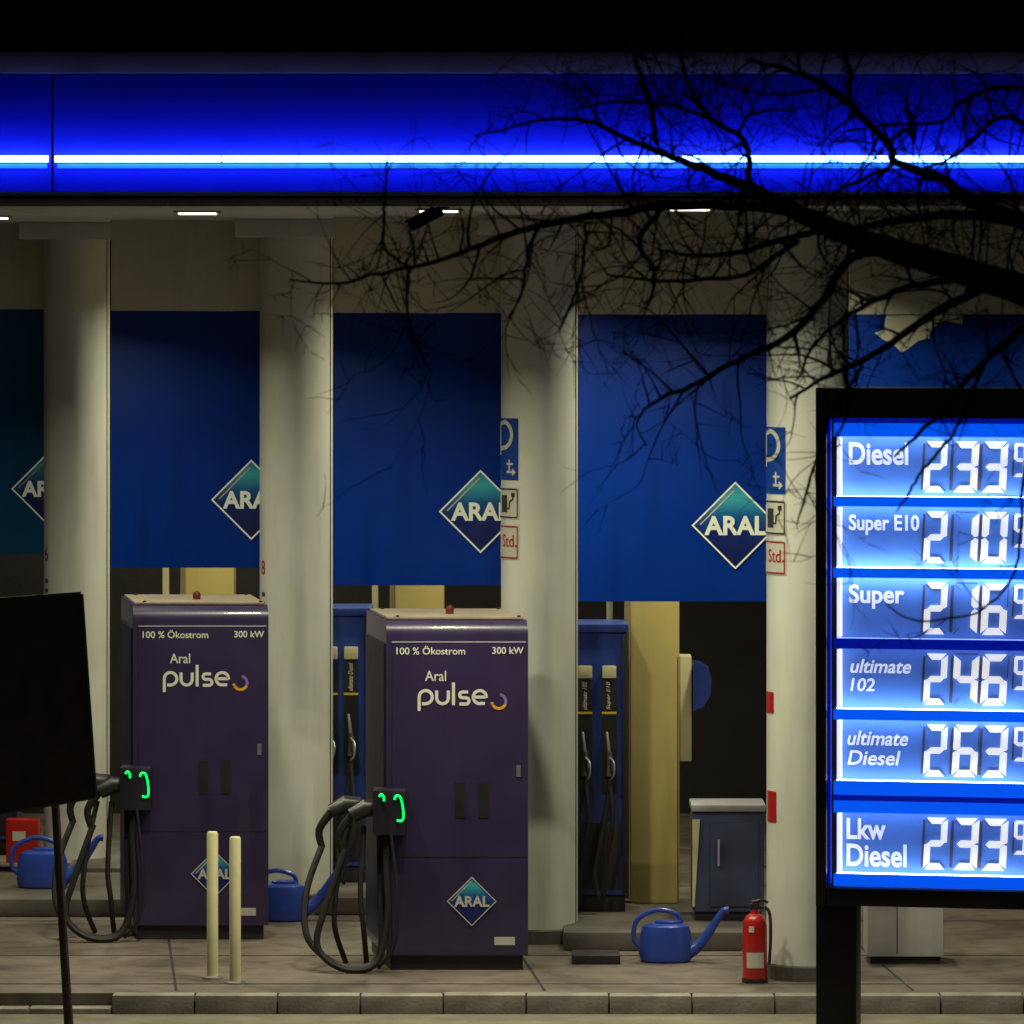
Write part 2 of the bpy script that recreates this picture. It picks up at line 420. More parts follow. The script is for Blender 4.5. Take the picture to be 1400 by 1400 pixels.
for a, b, D, yt, yb, lx, ly, lh, lab, m in BOARDS:
    p0 = at(a, yb, D); e = empty('header_board', p0, lab, 'board', 'header boards hanging under the canopy'); s = D / F
    W = (b - a) * s; H = (yb - yt) * s; top = CZ - p0.z - .004
    B('blue_panel', 0, W, -.026, .05, 0, H - .0005, m, e, bev=.002)
    B('upper_panel', 0, W, -.024, .05, H + .0005, top, 'white_board', e, bev=.003)
    diamond_logo(e, (lx - a) * s, (yb - ly) * s, lh * s, -.040)
    if a > 1100:
        pts = [(1211, 431), (1316, 431), (1315, 443), (1300, 440), (1285, 441), (1272, 452), (1270, 463), (1255, 466), (1240, 478), (1232, 482), (1222, 472), (1205, 463), (1195, 455), (1208, 451)]
        g = bmesh.new(); poly(g, [((x - a) * s, (yb - y) * s) for x, y in pts], -.0285, .0015); fin(g, 'torn_patch', 'white_board', e)

# ---------------------------------------------------------------- ceiling lights
def ceiling_light(x, y, label, power=68):
    e = empty('ceiling_light', (x, y, CZ - .002), label, 'light', 'flat lamps under the canopy ceiling')
    B('frame', -.15, .15, -.10, .10, -.012, -.001, 'lid', e, bev=.003)
    B('lens', -.12, .12, -.075, .075, -.022, -.0122, 'lamp_lens', e, bev=.003)
    ld = bpy.data.lights.new('lamp', 'AREA'); ld.shape = 'RECTANGLE'; ld.size = .26; ld.size_y = .17; ld.energy = power; ld.spread = R(142); ld.color = (1, .97, .67)
    lo = bpy.data.objects.new('lamp', ld); C.objects.link(lo); lo.parent = e; lo.location = (0, 0, -.03)
    return e
p = at(270, 284, 33.7); ceiling_light(p.x, 33.7, 'flat lamp in front of the number 8 column top')
p = at(600, 275, 32.7); ceiling_light(p.x, 32.7, 'flat lamp beside the surveillance camera')
p = at(943, 268, 32.0); ceiling_light(p.x, 32.0, 'flat lamp near the canopy edge above the yellow pillar board')
for k, (x, y, t) in enumerate([(4.9, 31.95, 'flat lamp beyond the price sign'), (-3.6, 36.0, 'flat lamp near the number 6 column top')]):
    ceiling_light(x, y, t)
for k in range(4):  # unseen lamps added behind the boards to light pumps and pillars
    ceiling_light(-3.2 + k * 1.75, 41.6 - k * 1.9 + .1, 'added unseen lamp behind the header board ' + ('at the number 6 column', 'between the numbered columns', 'above the front cabinet', 'above the yellow pillar')[k], 62)

# ---------------------------------------------------------------- surveillance camera
c = at(585, 297, 31.98)
e = empty('surveillance_camera', c, 'dark bullet surveillance camera tilted down under the canopy ceiling', 'camera')
e.rotation_euler = (0, R(-28), 0); k = 31.98 / F
B('body', -27 * k, 22 * k, -.04, .04, -8 * k, 7 * k, 'black_plastic', e, bev=.008)
B('sun_shield', -31 * k, 14 * k, -.05, .05, 7.2 * k, 10 * k, 'housing', e, bev=.003)
T('lens_ring', [(-28 * k, 0, 0), (-25 * k, 0, 0)], .03, 'black_rubber', e, 16)
g = bmesh.new(); hp = Matrix.Rotation(R(28), 3, 'Y') @ Vector((24 * k, 0, CZ - c.z - .05))
tube(g, [(18 * k, 0, 2 * k), (24 * k, 0, 4 * k), Matrix.Rotation(R(28), 3, 'Y') @ Vector((27 * k, 0, 14 * k)), Matrix.Rotation(R(28), 3, 'Y') @ Vector((27 * k, 0, CZ - c.z))], .018, 10)
fin(g, 'bracket', 'black_plastic', e, None, True)

# ---------------------------------------------------------------- charging cabinets
def charger(pxr, ybase, D, label):
    s = D / F; k = 34.3 / F
    e = empty('charging_cabinet', (at(pxr, 0, D).x, D, GZ), label, 'charging station', 'dark charging cabinets on the forecourt')
    W, H, DP = .93, 2.30, 1.05; rr = .10
    prof = [(0, .10), (0, H - rr)] + [(rr - rr * math.cos(R(a)), H - rr + rr * math.sin(R(a))) for a in (15, 30, 45, 60, 75, 90)] + [(DP, H), (DP, .10)]
    def sweep(x0, x1, pr):
        g = bmesh.new(); sh = -.16 / DP   # plan leans left with depth
        va = [g.verts.new((x0 + y * sh, y, z)) for y, z in pr]; vb = [g.verts.new((x1 + y * sh, y, z)) for y, z in pr]
        n = len(pr)
        for i in range(n): g.faces.new((va[i], va[(i + 1) % n], vb[(i + 1) % n], vb[i]))
        g.faces.new(va[::-1]); g.faces.new(vb); return g
    body = fin(sweep(-W, 0, prof), 'body', 'charger', e, None, True)
    fin(sweep(-W - .012, -W - .002, [(.06, .16), (.06, H - .16), (DP - .05, H - .16), (DP - .05, .16)]), 'side_panel', 'charger_side', body)
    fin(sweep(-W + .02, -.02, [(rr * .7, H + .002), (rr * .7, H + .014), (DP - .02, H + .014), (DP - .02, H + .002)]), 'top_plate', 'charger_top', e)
    fin(sweep(-W + .03, -.03, [(.03, 0), (.03, .099), (DP - .03, .099), (DP - .03, 0)]), 'plinth', 'pump_dark', e)
    L('beacon', [(.026, 0), (.028, .03), (.02, .05), (.008, .056)], 'red_tint', e, (-.52, .45, H + .015), 14)
    for bx, by in ((-.86, .12), (-.06, .12), (-.98, .95), (-.2, .95)): L('bolt', [(.012, 0), (.012, .008), (.006, .011)], 'black_plastic', e, (bx, by, H + .0145), 8)
    z = lambda y: at(0, y, 34.3).z - GZ
    x = lambda px: (px - 722) * k
    B('front_seam', x(536), x(719), -.0015, .004, z(878.5), z(876.8), 'lid', e, bev=0)
    text('lettering', '100 % Ökostrom', x(542), -.003, z(895), 'print_cream', e, width=94 * k, height=.058, bold=.012)
    text('lettering', '300 kW', x(673), -.003, z(894), 'print_cream', e, width=43 * k, height=.046, bold=.015)
    text('lettering', 'Aral', x(581), -.003, z(931), 'print_cream', e, width=29 * k, height=.068, bold=.008)
    # thin rounded word "pulse"
    g = bmesh.new(); t = 4.3; u = lambda px, py: (x(px), z(py))
    def st(pts): stroke(g, [u(*p) for p in pts], t * k, -.003)
    def A(cx, cy, r, a0, a1): return [(cx + r * math.cos(R(a)), cy - r * math.sin(R(a))) for a in [a0 + (a1 - a0) * i / 14 for i in range(15)]]
    st([(573, 972), (573, 953)] + A(582, 953, 9, 180, -90) + [(577, 962)])
    st([(597, 944), (597, 954)] + A(605, 954, 8, 180, 360) + [(613, 944)])
    st([(620, 933), (620, 964)])
    st([(640, 946), (634, 946)] + A(632.5, 950, 4, 90, 250) + [(637, 954)] + A(637, 958.2, 4.2, 90, -90) + [(628, 962.4)])
    st([(648, 953), (664, 953)] + A(656, 953, 9, 0, 290) + [(663, 962)])
    fin(g, 'lettering', 'print_cream', e)
    for nm, m, a0, a1 in (('ring_violet', 'ring_violet', 80, -20), ('ring_orange', 'ring_orange', -22, -150), ('ring_orange', 'ring_orange', 186, 204)):
        g = bmesh.new(); stroke(g, [u(*p) for p in A(682, 959, 9.5, a0, a1)], 4 * k, -.003); fin(g, 'ring_mark', m, e)
    diamond_logo(e, x(645), z(1232), 34 * k, -.010, line='print_grey')
    B('door_gap', x(535), x(536.2), -.0012, .003, z(1300), z(880), 'black_plastic', e, bev=0)
    B('door_gap', x(537), x(719), -.0012, .003, z(1172.5), z(1171), 'black_plastic', e, bev=0)
    B('lock_plate', x(706), x(712), -.006, -.0005, z(1062), z(1046), 'steel', e, bev=.002)
    B('type_plate', x(676), x(704), -.004, -.001, z(1292), z(1281), 'print_grey', e, bev=0)
    for sx in (622, 654):
        B('slot', x(sx), x(sx + 14), -.004, -.001, z(1118), z(1070), 'black_plastic', e, bev=0)
    # connector holsters with lit rims
    B('holster', x(510), x(556), -.10, .12, z(1140), z(1078), 'charger_side', e, bev=.02)
    def led(pts): 
        T('status_light', [(x(a), -.112, z(b)) for a, b in pts], .0075, 'led_green', e, 8, sm=3)
    led([(519, 1087), (522, 1083.5), (525, 1087), (525.5, 1093)])
    led([(540, 1091), (541, 1087), (544, 1085.5), (548, 1088), (551, 1100), (552, 1115), (549, 1120), (543, 1119)])
    # connectors and cables hanging on the left side
    for j, (hx, hy) in enumerate(((-1.02, .02), (-1.16, .26))):
        cn = T('connector', [(hx - .14, hy - .06, 1.02), (hx - .05, hy - .05, 1.07), (hx + .05, hy - .02, 1.07)], [.05, .062, .045], 'black_plastic', e, 12)
        T('handle', [(hx - .14, hy - .06, 1.02), (hx - .22, hy - .05, .9), (hx - .2, hy - .04, .78)], [.03, .026, .022], 'black_rubber', cn, 10, sm=4)
    loops = [([(-1.20, -.04, .80), (-1.32, -.10, .45), (-1.38, -.14, .18), (-1.22, -.16, .035), (-1.0, -.14, .06), (-.92, -.10, .35), (-.93, -.06, .7), (-.93, .0, 1.0)], .022),
             ([(-1.36, .22, .80), (-1.46, .1, .5), (-1.44, -.02, .2), (-1.2, -.08, .032), (-.98, -.06, .1), (-.97, .0, .5), (-.98, .1, 1.05)], .022),
             ([(-1.08, .0, .95), (-1.10, -.06, .5), (-1.08, -.07, .3), (-1.06, 0.0, .04)], .018),
             ([(-1.18, .05, .95), (-1.25, -.02, .6), (-1.27, -.04, .3), (-1.2, .1, .04)], .018),
             ([(-.90, -.10, .92), (-.86, -.13, .55), (-.87, -.14, .2), (-.98, -.12, .03)], .011)]
    for pts, rad in loops: T('cable', pts, rad, 'black_rubber', e, 8, sm=6)
    return e
charger(722, 1325, 34.3, 'dark charging cabinet standing in front of the column with parking notices')
charger(367, 1287, 35.9, 'dark charging cabinet behind the two slim bollards')

# ---------------------------------------------------------------- pump islands, dispensers and pillars
for (px0, px1, D0, D1, lab) in ((770, 1060, 35.3, 37.6, 'low raised pump island beneath the yellow pillar'),
                                (430, 745, 37.3, 39.3, 'low raised pump island behind the front charging cabinet'),
                                (90, 400, 39.2, 41.2, 'low raised pump island behind the rear charging cabinet'),
                                (-160, 196, 37.2, 38.9, 'low raised pump island under the blue can and blank board')):
    a = at(px0, 0, D0).x; b = at(px1, 0, D0).x
    o = B('pump_island', 0, b - a, 0, D1 - D0, 0, .13, 'island', loc=(a, D0, GZ), bev=.03); tag(o, lab, 'island', 'raised pump islands')
IZ = GZ + .13

def nozzle(parent, x, y, z, rot=0):
    nz = T('nozzle', [(x, y - .02, z), (x + .004, y - .05, z - .10), (x - .004, y - .09, z - .17)], [.026, .034, .03], 'black_plastic', parent, 10, sm=3)
    T('spout', [(x, y - .02, z - .01), (x - .008, y - .02, z + .06), (x - .018, y + .0, z + .14)], [.013, .012, .010], 'steel', nz, 8)
    T('trigger_guard', [(x, y - .05, z - .03), (x + .03, y - .10, z - .07), (x + .028, y - .12, z - .15), (x, y - .09, z - .19)], .008, 'steel', nz, 6, sm=3)
def dispenser(pxl, pxr, ytop, D, label, strips, words):
    s = D / F; x0 = at(pxl, 0, D).x; W = (pxr - pxl) * s; H = at(0, ytop, D).z - IZ
    e = empty('fuel_dispenser', (x0, D, IZ), label, 'fuel pump', 'blue fuel dispensers on the islands')
    B('body', 0, W, 0, .5, .12, H - .06, 'pump_blue', e, bev=.012)
    B('top_cap', -.01, W + .012, -.02, .52, H - .059, H, 'pump_blue', e, bev=.012)
    B('plinth', .01, W - .01, .02, .48, 0, .119, 'pump_dark', e, bev=.006)
    B('corner_post', W - .032, W + .006, -.016, -.001, .13, H - .07, 'pump_dark', e, bev=.004)
    B('service_panel', .03, W - .045, -.008, -.001, .16, .62, 'pump_dark', e, bev=.003)
    for i, (px, yh) in enumerate(strips):
        x = (px - pxl) * s; z = lambda y: at(0, y, D).z - IZ
        hw = 10 * s
        st = B('holster', x - hw, x + hw, -.012, -.001, z(yh + 175), z(yh + 20), 'black_plastic', e, bev=.003)
        B('head_label', x - hw * .95, x + hw * .95, -.03, -.001, z(yh + 17), z(yh), 'cream_paint', e, bev=.008)
        B('grade_line', x - hw, x + hw, -.016, -.0125, z(yh + 66), z(yh + 63), 'yellow', st, bev=0)
        g = text_bm(words[i % len(words)], 38 * s, 6.5 * s, bold=.01, shear=.3)
        M = Matrix.Rotation(R(-90), 3, 'Y')
        for v in g.verts:
            v.co = M @ v.co; v.co += Vector((x + 2.5 * s, -.0145, z(yh + 60)))
        me = bpy.data.meshes.new('lettering'); g.to_mesh(me); g.free(); link('lettering', me, 'print_cream', st)
        nozzle(e, x, -.03, z(yh + 118))
        T('hose', [(x - .002, -.13, z(yh + 155)), (x + .02, -.17, z(yh + 210)), (x - .03, -.15, z(yh + 270)), (x - .05, -.12, z(yh + 320)), (x - .10, -.08, .25), (x - .06, -.05, .5), (x + .03, -.02, 1.0)], .017, 'black_rubber', e, 8, sm=6)
    return e
dispenser(690, 857, 853, 36.4, 'blue fuel dispenser with two nozzles beside the yellow pillar', [(800, 910), (833, 910), (745, 910)], ('ultimate 102', 'Super E10', 'Diesel'))
dispenser(400, 506, 831, 38.2, 'blue fuel dispenser with one nozzle showing left of the front charging cabinet', [(480, 884), (452, 884)], ('ultimate Diesel', 'Diesel'))
dispenser(-90, 22, 846, 40.0, 'blue fuel dispenser partly hidden by the blank dark board', [(-4, 884), (-60, 884)], ('Super E10', 'Diesel'))

def pillar(pxl, pxr, D, label, full=False):
    s = D / F; x0 = at(pxl, 0, D).x; W = (pxr - pxl) * s
    e = empty('square_pillar', (x0, D, IZ), label, 'pillar', 'square pillars behind the header boards')
    B('shaft', 0, W, 0, .34, .0, CZ - IZ - .003, 'pillar', e, bev=.02)
    # pair of tapering slats (V) beside the pillar
    zt = CZ - IZ - 1.4
    for a0, a1, b0, b1 in ((-32, -26, -32, -20), (-4, -1, -13, -1)):
        g = bmesh.new(); poly(g, [(a0 * s, zt), (a1 * s, zt), (b1 * s, .02), (b0 * s, .02)], .12, .06); fin(g, 'slat', 'cream_paint', e)
    return e, s
e, s = pillar(862, 929, 36.9, 'yellow square pillar with a small box on its side')
z = lambda y: at(0, y, 36.9).z - IZ
B('side_box', (929.5 - 862) * s, (946 - 862) * s, .05, .3, z(1042), z(898), 'cream_paint', e, bev=.01)
B('joint', (926.3 - 862) * s, (927.3 - 862) * s, -.003, .0, 0.02, z(898), 'seam', e, bev=0)
pillar(253, 320, 40.9, 'yellow square pillar rising behind the rear charging cabinet')
pillar(540, 607, 38.9, 'yellow square pillar rising behind the front charging cabinet')
# blue rounded towel box beside pillar
g = bmesh.new(); s = 37.0 / F
pts = [(0, 0), (0, .34), (.05, .335), (.11, .30), (.13, .22), (.12, .11), (.07, .03)]
poly(g, pts, -.15, .3); o = fin(g, 'towel_box', 'pump_blue', None, at(947, 970, 37.0), True)
tag(o, 'blue rounded box hanging beside the yellow pillar', 'box')

# cabinet, extinguisher, cans
p = at(947, 0, 35.9); s = 35.9 / F
e = empty('waste_cabinet', (p.x, 35.9, IZ), 'blue grey cabinet with a pale lid between yellow pillar and column', 'cabinet')
H = at(0, 1100, 35.9).z - IZ; W = 98 * s
B('body', 0, W, 0, .42, .06, H - .05, 'cabinet', e, bev=.015)
B('lid', -.01, W + .01, -.02, .44, H - .048, H, 'lid', e, bev=.012)
B('door', .12, W - .04, -.012, -.001, .1, H - .12, 'cabinet', e, bev=.006)
B('plinth', .02, W - .02, .02, .40, 0, .058, 'pump_dark', e, bev=.004)
B('handle', .17, .185, -.04, -.0125, H - .42, H - .24, 'lid', e, bev=.003)
g = bmesh.new(); poly(g, [(-.002, .1), (.012, .1), (.05, H - .1), (-.002, H - .1)], -.02, .012); fin(g, 'side_strip', 'cream_paint', e)

p = at(1032, 0, 33.72)
e = empty('fire_extinguisher', (p.x, p.y, GZ), 'red fire extinguisher standing at the foot of the pale column', 'extinguisher')
L('cylinder', [(.07, 0), (.078, .012), (.08, .03), (.08, .36), (.074, .40), (.055, .43), (.028, .445), (.026, .47)], 'red_paint', e)
L('base_ring', [(.084, -.0), (.084, .03)], 'black_plastic', e)
bm = grid_patch(.12, .10, .20, 10); bend(bm, .082, 0, 0, R(-42)); fin(bm, 'instruction_label', 'sticker_white', e)
bm = grid_patch(.035, .33, .37, 4); bend(bm, .0825, 0, 0, R(-30)); fin(bm, 'small_label', 'sticker_white', e)
B('valve', -.03, .03, -.022, .022, .471, .51, 'black_plastic', e, bev=.006)
T('lever', [(-.02, 0, .515), (.05, 0, .53), (.085, 0, .515)], [.012, .011, .009], 'black_plastic', e, 8)
T('hose', [(.03, 0, .49), (.09, -.02, .46), (.10, -.04, .30), (.09, -.05, .12)], .011, 'black_rubber', e, 8, sm=5)

def can(px, py, D, z0, sc_, label, flip=1):
    e = empty('watering_can', (at(px, 0, D).x, D, z0), label, 'watering can', 'blue watering cans by the islands')
    e.scale = (sc_ * flip, sc_, sc_)
    L('body', [(.13, 0), (.155, .01), (.165, .06), (.155, .20), (.14, .25), (.10, .27)], 'can_blue', e, sx=1.15, sy=.75)
    T('handle', [(-.15, 0, .08), (-.22, 0, .15), (-.20, 0, .29), (-.06, 0, .36), (.08, 0, .33), (.11, 0, .26)], [.014, .016, .018, .018, .016, .014], 'can_blue', e, 10, sm=6)
    T('spout', [(.13, 0, .05), (.24, 0, .12), (.34, 0, .26), (.40, 0, .35), (.44, 0, .36)], [.055, .04, .028, .022, .026], 'can_blue', e, 12, sm=5)
    L('filler_neck', [(.085, .27), (.085, .285), (.075, .29)], 'can_blue', e, sx=1.1, sy=.8, cx=.02)
    return e
can(910, 0, 34.75, GZ, .95, 'blue watering can on the ground before the yellow pillar')
can(385, 0, 37.0, GZ, .98, 'blue watering can between the number 8 column and the cables')
can(58, 0, 37.9, IZ, 1.0, 'blue watering can behind the leg of the blank dark board')
p = at(782, 1322, 34.6)
o = B('low_tray', 0, 66 * 34.6 / F, 0, .3, 0, .06, 'pump_dark', loc=(p.x, 34.6, GZ), bev=.008); tag(o, 'flat dark tray on the ground beside the column base', 'tray')
o = B('first_aid_box', 0, .25, 0, .16, 0, .33, 'red_paint', loc=(at(8, 0, 39.6).x, 39.6, at(0, 1180, 39.6).z), bev=.012); tag(o, 'small red box with pale label behind the blank board', 'box')
B('small_label', .05, .15, -.004, -.001, .17, .24, 'sticker_white', o, bev=0)
B('wall_bracket', .08, .17, .161, .5, .05, .25, 'pump_dark', o, bev=0)
B('stand_post', .1, .15, .06, .11, IZ - o.location.z, -.001, 'pump_dark', o, bev=0)

# bollards
for px, top, D, lab in ((290.5, 1137, 33.9, 'slim cream bollard before the rear charging cabinet'), (321.5, 1144, 33.65, 'slim cream bollard before the rear charging cabinet')):
    h = at(0, top, D).z - GZ; e = empty('bollard', (at(px, 0, D).x, D, GZ), lab, 'bollard', 'slim bollards before the rear charging cabinet')
    L('post', [(.037, 0), (.037, h - .012), (.030, h)], 'bollard', e, n=20)
    L('foot_flange', [(.07, 0), (.07, .012), (.04, .018)], 'steel', e, n=20)

# blank dark board on a leaning leg
D = 31.3; s = D / F
e = empty('blank_board', (at(96, 0, D).x, D, .008), 'blank dark board seen from behind on a thin leaning leg', 'sign')
zz = lambda y: at(0, y, D).z - .008; xx = lambda px: (px - 96) * s
g = bmesh.new(); poly(g, [(xx(-40), zz(1117)), (xx(130), zz(1089)), (xx(111), zz(812)), (xx(-40), zz(823))], -.02, .03); fin(g, 'panel', 'board_back', e)
g = bmesh.new()
for a, b in (((-40, 823), (111, 812)), ((111, 812), (130, 1089)), ((130, 1089), (-40, 1117))):
    tube(g, [(xx(a[0]), -.006, zz(a[1])), (xx(b[0]), -.006, zz(b[1]))], .016, 6)
fin(g, 'frame', 'housing', e, None, True)
T('leg', [(xx(74), .03, zz(1080)), (xx(84), .03, zz(1250)), (0, .03, 0)], [.026, .026, .03], 'board_back', e, 10)
T('brace', [(xx(10), .03, zz(860)), (xx(74), .03, zz(1085))], .014, 'board_back', e, 8)

# pale cabinet behind the price sign's post
p = at(1186, 1318, 34.6); s = 34.6 / F
e = empty('utility_box', (p.x, 34.6, GZ), 'pale low utility box seen under the price sign', 'box')
B('body', 0, 104 * s, 0, .4, .05, .43, 'pale_box', e, bev=.012); B('lid', -.012, 104 * s + .012, -.02, .42, .431, .46, 'pale_box', e, bev=.008); B('plinth', .02, 104 * s - .02, .02, .38, 0, .049, 'pump_dark', e, bev=0)
B('door_joint', 40 * s, 41 * s, -.003, -.0005, .07, .42, 'seam', e, bev=0)
# dark background wall
o = B('background_wall', -14, 16, 44.5, 44.8, 0, 4.4, 'dark_wall', loc=(0, 0, GZ), bev=.01); tag(o, 'dark unlit wall at the back of the forecourt', 'wall')

# ---------------------------------------------------------------- price sign
D = 31.45; s = D / F
PX0 = 1117
e = empty('price_sign', (at(PX0, 0, D).x, D, .008), 'dark price sign with glowing blue rows of white fuel prices', 'price sign', rz=R(-11))
U = lambda px: (px - PX0) * s / math.cos(R(11)); V = lambda py: at(0, py, D).z - .008
def bb(name, x0, x1, y0, y1, f, b, m, par=e, bev=.004): return B(name, U(x0), U(x1), f, b, V(y1), V(y0), m, par, bev=bev)
bb('back_box', 1117, 1428, 530, 1236, .125, .36, 'housing')
bb('frame_side', 1117, 1131, 530, 1236, -.06, .1248, 'housing'); bb('frame_side', 1404, 1428, 530, 1236, -.06, .1248, 'housing')
bb('frame_top', 1131.4, 1403.6, 530, 571, -.058, .1248, 'housing'); bb('frame_bottom', 1131.4, 1403.6, 1212, 1236, -.058, .1248, 'housing')
bb('edge_light', 1131.5, 1135, 572, 1208, .02, .055, 'bar_dim', bev=0); bb('edge_light', 1400, 1403.5, 572, 1208, .02, .055, 'bar_dim', bev=0)
bars = [(571.4, 578, 'bar_dim'), (578.5, 596.5, 'bar_bright'), (678.5, 692, 'bar_bright'), (776, 789.5, 'bar_bright'), (872.5, 886.5, 'bar_dim'), (969, 983.5, 'bar_bright'), (1067, 1086, 'bar_bright'), (1086.5, 1094, 'bar_dim'), (1094.5, 1110.5, 'bar_bright'), (1194, 1211, 'bar_bright')]
for a, b, m in bars: bb('light_bar', 1139, 1399.5, a, b, .012, .030, m, bev=.003)
SEG = {'2': 'abged', '3': 'abgcd', '1': 'bc', '0': 'abcdef', '6': 'acdefg', '4': 'fgbc', '9': 'abcdfg', '8': 'abcdefg'}
def digit(par, ch, x0, x1, z0, z1, y):
    W = x1 - x0; H = z1 - z0; t = W * .27; g = t * .06; zm = (z0 + z1) / 2; c = t * .5
    lean = W * .12
    def sh(p): return (p[0] + (p[1] - z0) / H * lean - lean * .5, p[1])
    def hb(za, xa, xb, up):   # trapezoid bars with mitred ends
        return [(xa + g, za), (xb - g, za), (xb - g - t, za - t * up), (xa + g + t, za - t * up)]
    P = {'a': [(x0 + g + c * .4, z1), (x1 - g - c * .4, z1), (x1 - g - t, z1 - t), (x0 + g + t, z1 - t)],
         'd': [(x0 + g + c * .4, z0), (x0 + g + t, z0 + t), (x1 - g - t, z0 + t), (x1 - g - c * .4, z0)],
         'g': [(x0 + c + g, zm), (x0 + t + g, zm + t * .5), (x1 - t - g, zm + t * .5), (x1 - c - g, zm), (x1 - t - g, zm - t * .5), (x0 + t + g, zm - t * .5)],
         'f': [(x0, z1 - g - c * .4), (x0 + t, z1 - g - t), (x0 + t, zm + t * .5 + g), (x0 + c, zm + g), (x0, zm + g + c * .4)],
         'e': [(x0, z0 + g + c * .4), (x0, zm - g - c * .4), (x0 + c, zm - g), (x0 + t, zm - t * .5 - g), (x0 + t, z0 + g + t)],
         'b': [(x1, z1 - g - c * .4), (x1, zm + g + c * .4), (x1 - c, zm + g), (x1 - t, zm + t * .5 + g), (x1 - t, z1 - g - t)],
         'c': [(x1, z0 + g + c * .4), (x1 - t, z0 + g + t), (x1 - t, zm - t * .5 - g), (x1 - c, zm - g), (x1, zm - g - c * .4)]}
    gm = bmesh.new(); go = bmesh.new(); gs = bmesh.new()
    for kx, pts in P.items():
        pts = [sh(q) for q in pts]
        if kx in SEG[ch]: poly(gm, pts, y - .012, .012)
        elif kx in 'abcdef':
            pp = [Vector(q) for q in pts]; n = len(pp)
            stroke(gs, [tuple(p_) for p_ in (pp[0], pp[1])], t * .12, y - .001)
    # dark strip drawn in for the extrusion shadow left of the digit
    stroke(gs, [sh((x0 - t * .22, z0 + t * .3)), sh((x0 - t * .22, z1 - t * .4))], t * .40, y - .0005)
    o = fin(gm, 'digit', 'digit', par); fin(gs, 'digit_recess_shadow', 'digit_edge', o)
ROWS = [(597, 678, ('Diesel', 1157, 1237, 605, 636, 0), None, '233', 'strip_full', 'strip_full'),
        (693, 775, ('Super E10', 1157, 1252, 704, 732, 0), None, '210', 'strip_half', 'strip_full'),
        (790, 872, ('Super', 1157, 1232, 800, 833, 0), None, '216', 'strip_full', 'strip_low'),
        (887, 968, ('ultimate', 1159, 1241, 902, 921, .25), ('102', 1159, 1192, 928, 946, .15), '246', 'strip_low', 'strip_full'),
        (984, 1066, ('ultimate', 1155, 1237, 1000, 1020, .25), ('Diesel', 1155, 1227, 1027, 1047, .2), '263', 'strip_half', 'strip_full'),
        (1111, 1193, ('Lkw', 1154, 1207, 1120, 1149, 0), ('Diesel', 1154, 1235, 1155, 1186, 0), '233', 'strip_half', 'strip_full')]
for y0, y1, t1, t2, num, mt, mb in ROWS:
    row = bb('price_row', 1140, 1399, y0 - 4.5, y1 + 4.5, .110, .1245, 'row_panel', e, bev=0)
    # real strips of light hidden behind the lips of the light bars
    bb('strip_light', 1143, 1397, y0 - 4, y0 - 1, .0315, .055, mt, row, 0)
    bb('strip_light', 1143, 1397, y1 - .2, y1 + 3.5, .0315, .055, mb, row, 0)
    bb('end_light', 1143.5, 1148.0, y0 + 1.5, y1 - 1.5, .020, .109, 'sign_white', row, 0)
    for t in (t1, t2):
        if t:
            text('lettering', t[0], U(t[1]), .106, V(t[4]), 'sign_text', row, width=U(t[2]) - U(t[1]), height=V(t[3]) - V(t[4]), bold=.024 if t[5] == 0 else .016, shear=t[5])
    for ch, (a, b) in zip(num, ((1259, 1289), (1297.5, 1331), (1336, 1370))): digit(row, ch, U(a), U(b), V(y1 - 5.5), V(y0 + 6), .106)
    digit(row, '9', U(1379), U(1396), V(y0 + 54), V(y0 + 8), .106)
B('post', U(1113), U(1168), .08, .30, 0, V(1236.5), 'housing', e, bev=.01)
B('base_plate', U(1106), U(1175), .04, .34, -.0, .02, 'steel', e, bev=.004)

# ---------------------------------------------------------------- bare tree on the near side of the road
TD = 17.3
tr = empty('bare_tree', (at(1780, 0, TD).x, TD + .3, -.02), 'leafless dark tree whose limbs and twigs reach across the canopy', 'tree')
base = tr.location.copy()
PXM = TD / F
rt = random.Random(5)
limbs = []   # list of (points, radii) in local coordinates
def limb(pts, dd=0.0, per=5):
    """pts: (px, py, width px); dd = depth offset"""
    P = []; Rr = []; d0 = None; best = 30
    for Q, _ in limbs:
        for q in Q:
            g = q + base; px = 700 + g.x / g.y * F; py = HOR + (EYE - g.z) / g.y * F
            ds = math.hypot(px - pts[0][0], py - pts[0][1])
            if ds < best: best = ds; d0 = g.y - TD
    if d0 is None: d0 = .3
    for i, (x, y, wd) in enumerate(pts):
        t = i / (len(pts) - 1)
        P.append(at(x, y, TD + d0 + dd * t * 1.6 + .10 * min(1, i) * math.sin(i * 1.7 + dd * 5)) - base); Rr.append(wd / 2 * PXM)
    Q = smoothline(P, per)
    RR = [Rr[min(i // per, len(Rr) - 1)] * (1 - (i % per) / per) + Rr[min(i // per + 1, len(Rr) - 1)] * (i % per) / per for i in range(len(Q))]
    # natural crookedness
    for i in range(1, len(Q) - 1): Q[i] = Q[i] + Vector((rt.gauss(0, 1), rt.gauss(0, 1), rt.gauss(0, 1))) * .0022
    limbs.append((Q, RR))
    T('limb', Q, RR, 'bark', tr, 8)
trunk_x = 1780
limb([(1775, 620, 90), (1640, 500, 64), (1500, 440, 52), (1400, 398, 44), (1320, 372, 40), (1240, 348, 36), (1160, 322, 30), (1095, 292, 25), (1040, 264, 18), (980, 238, 13), (920, 214, 10), (870, 194, 8), (800, 166, 6), (745, 163, 5), (700, 174, 4), (650, 186, 2.5)])
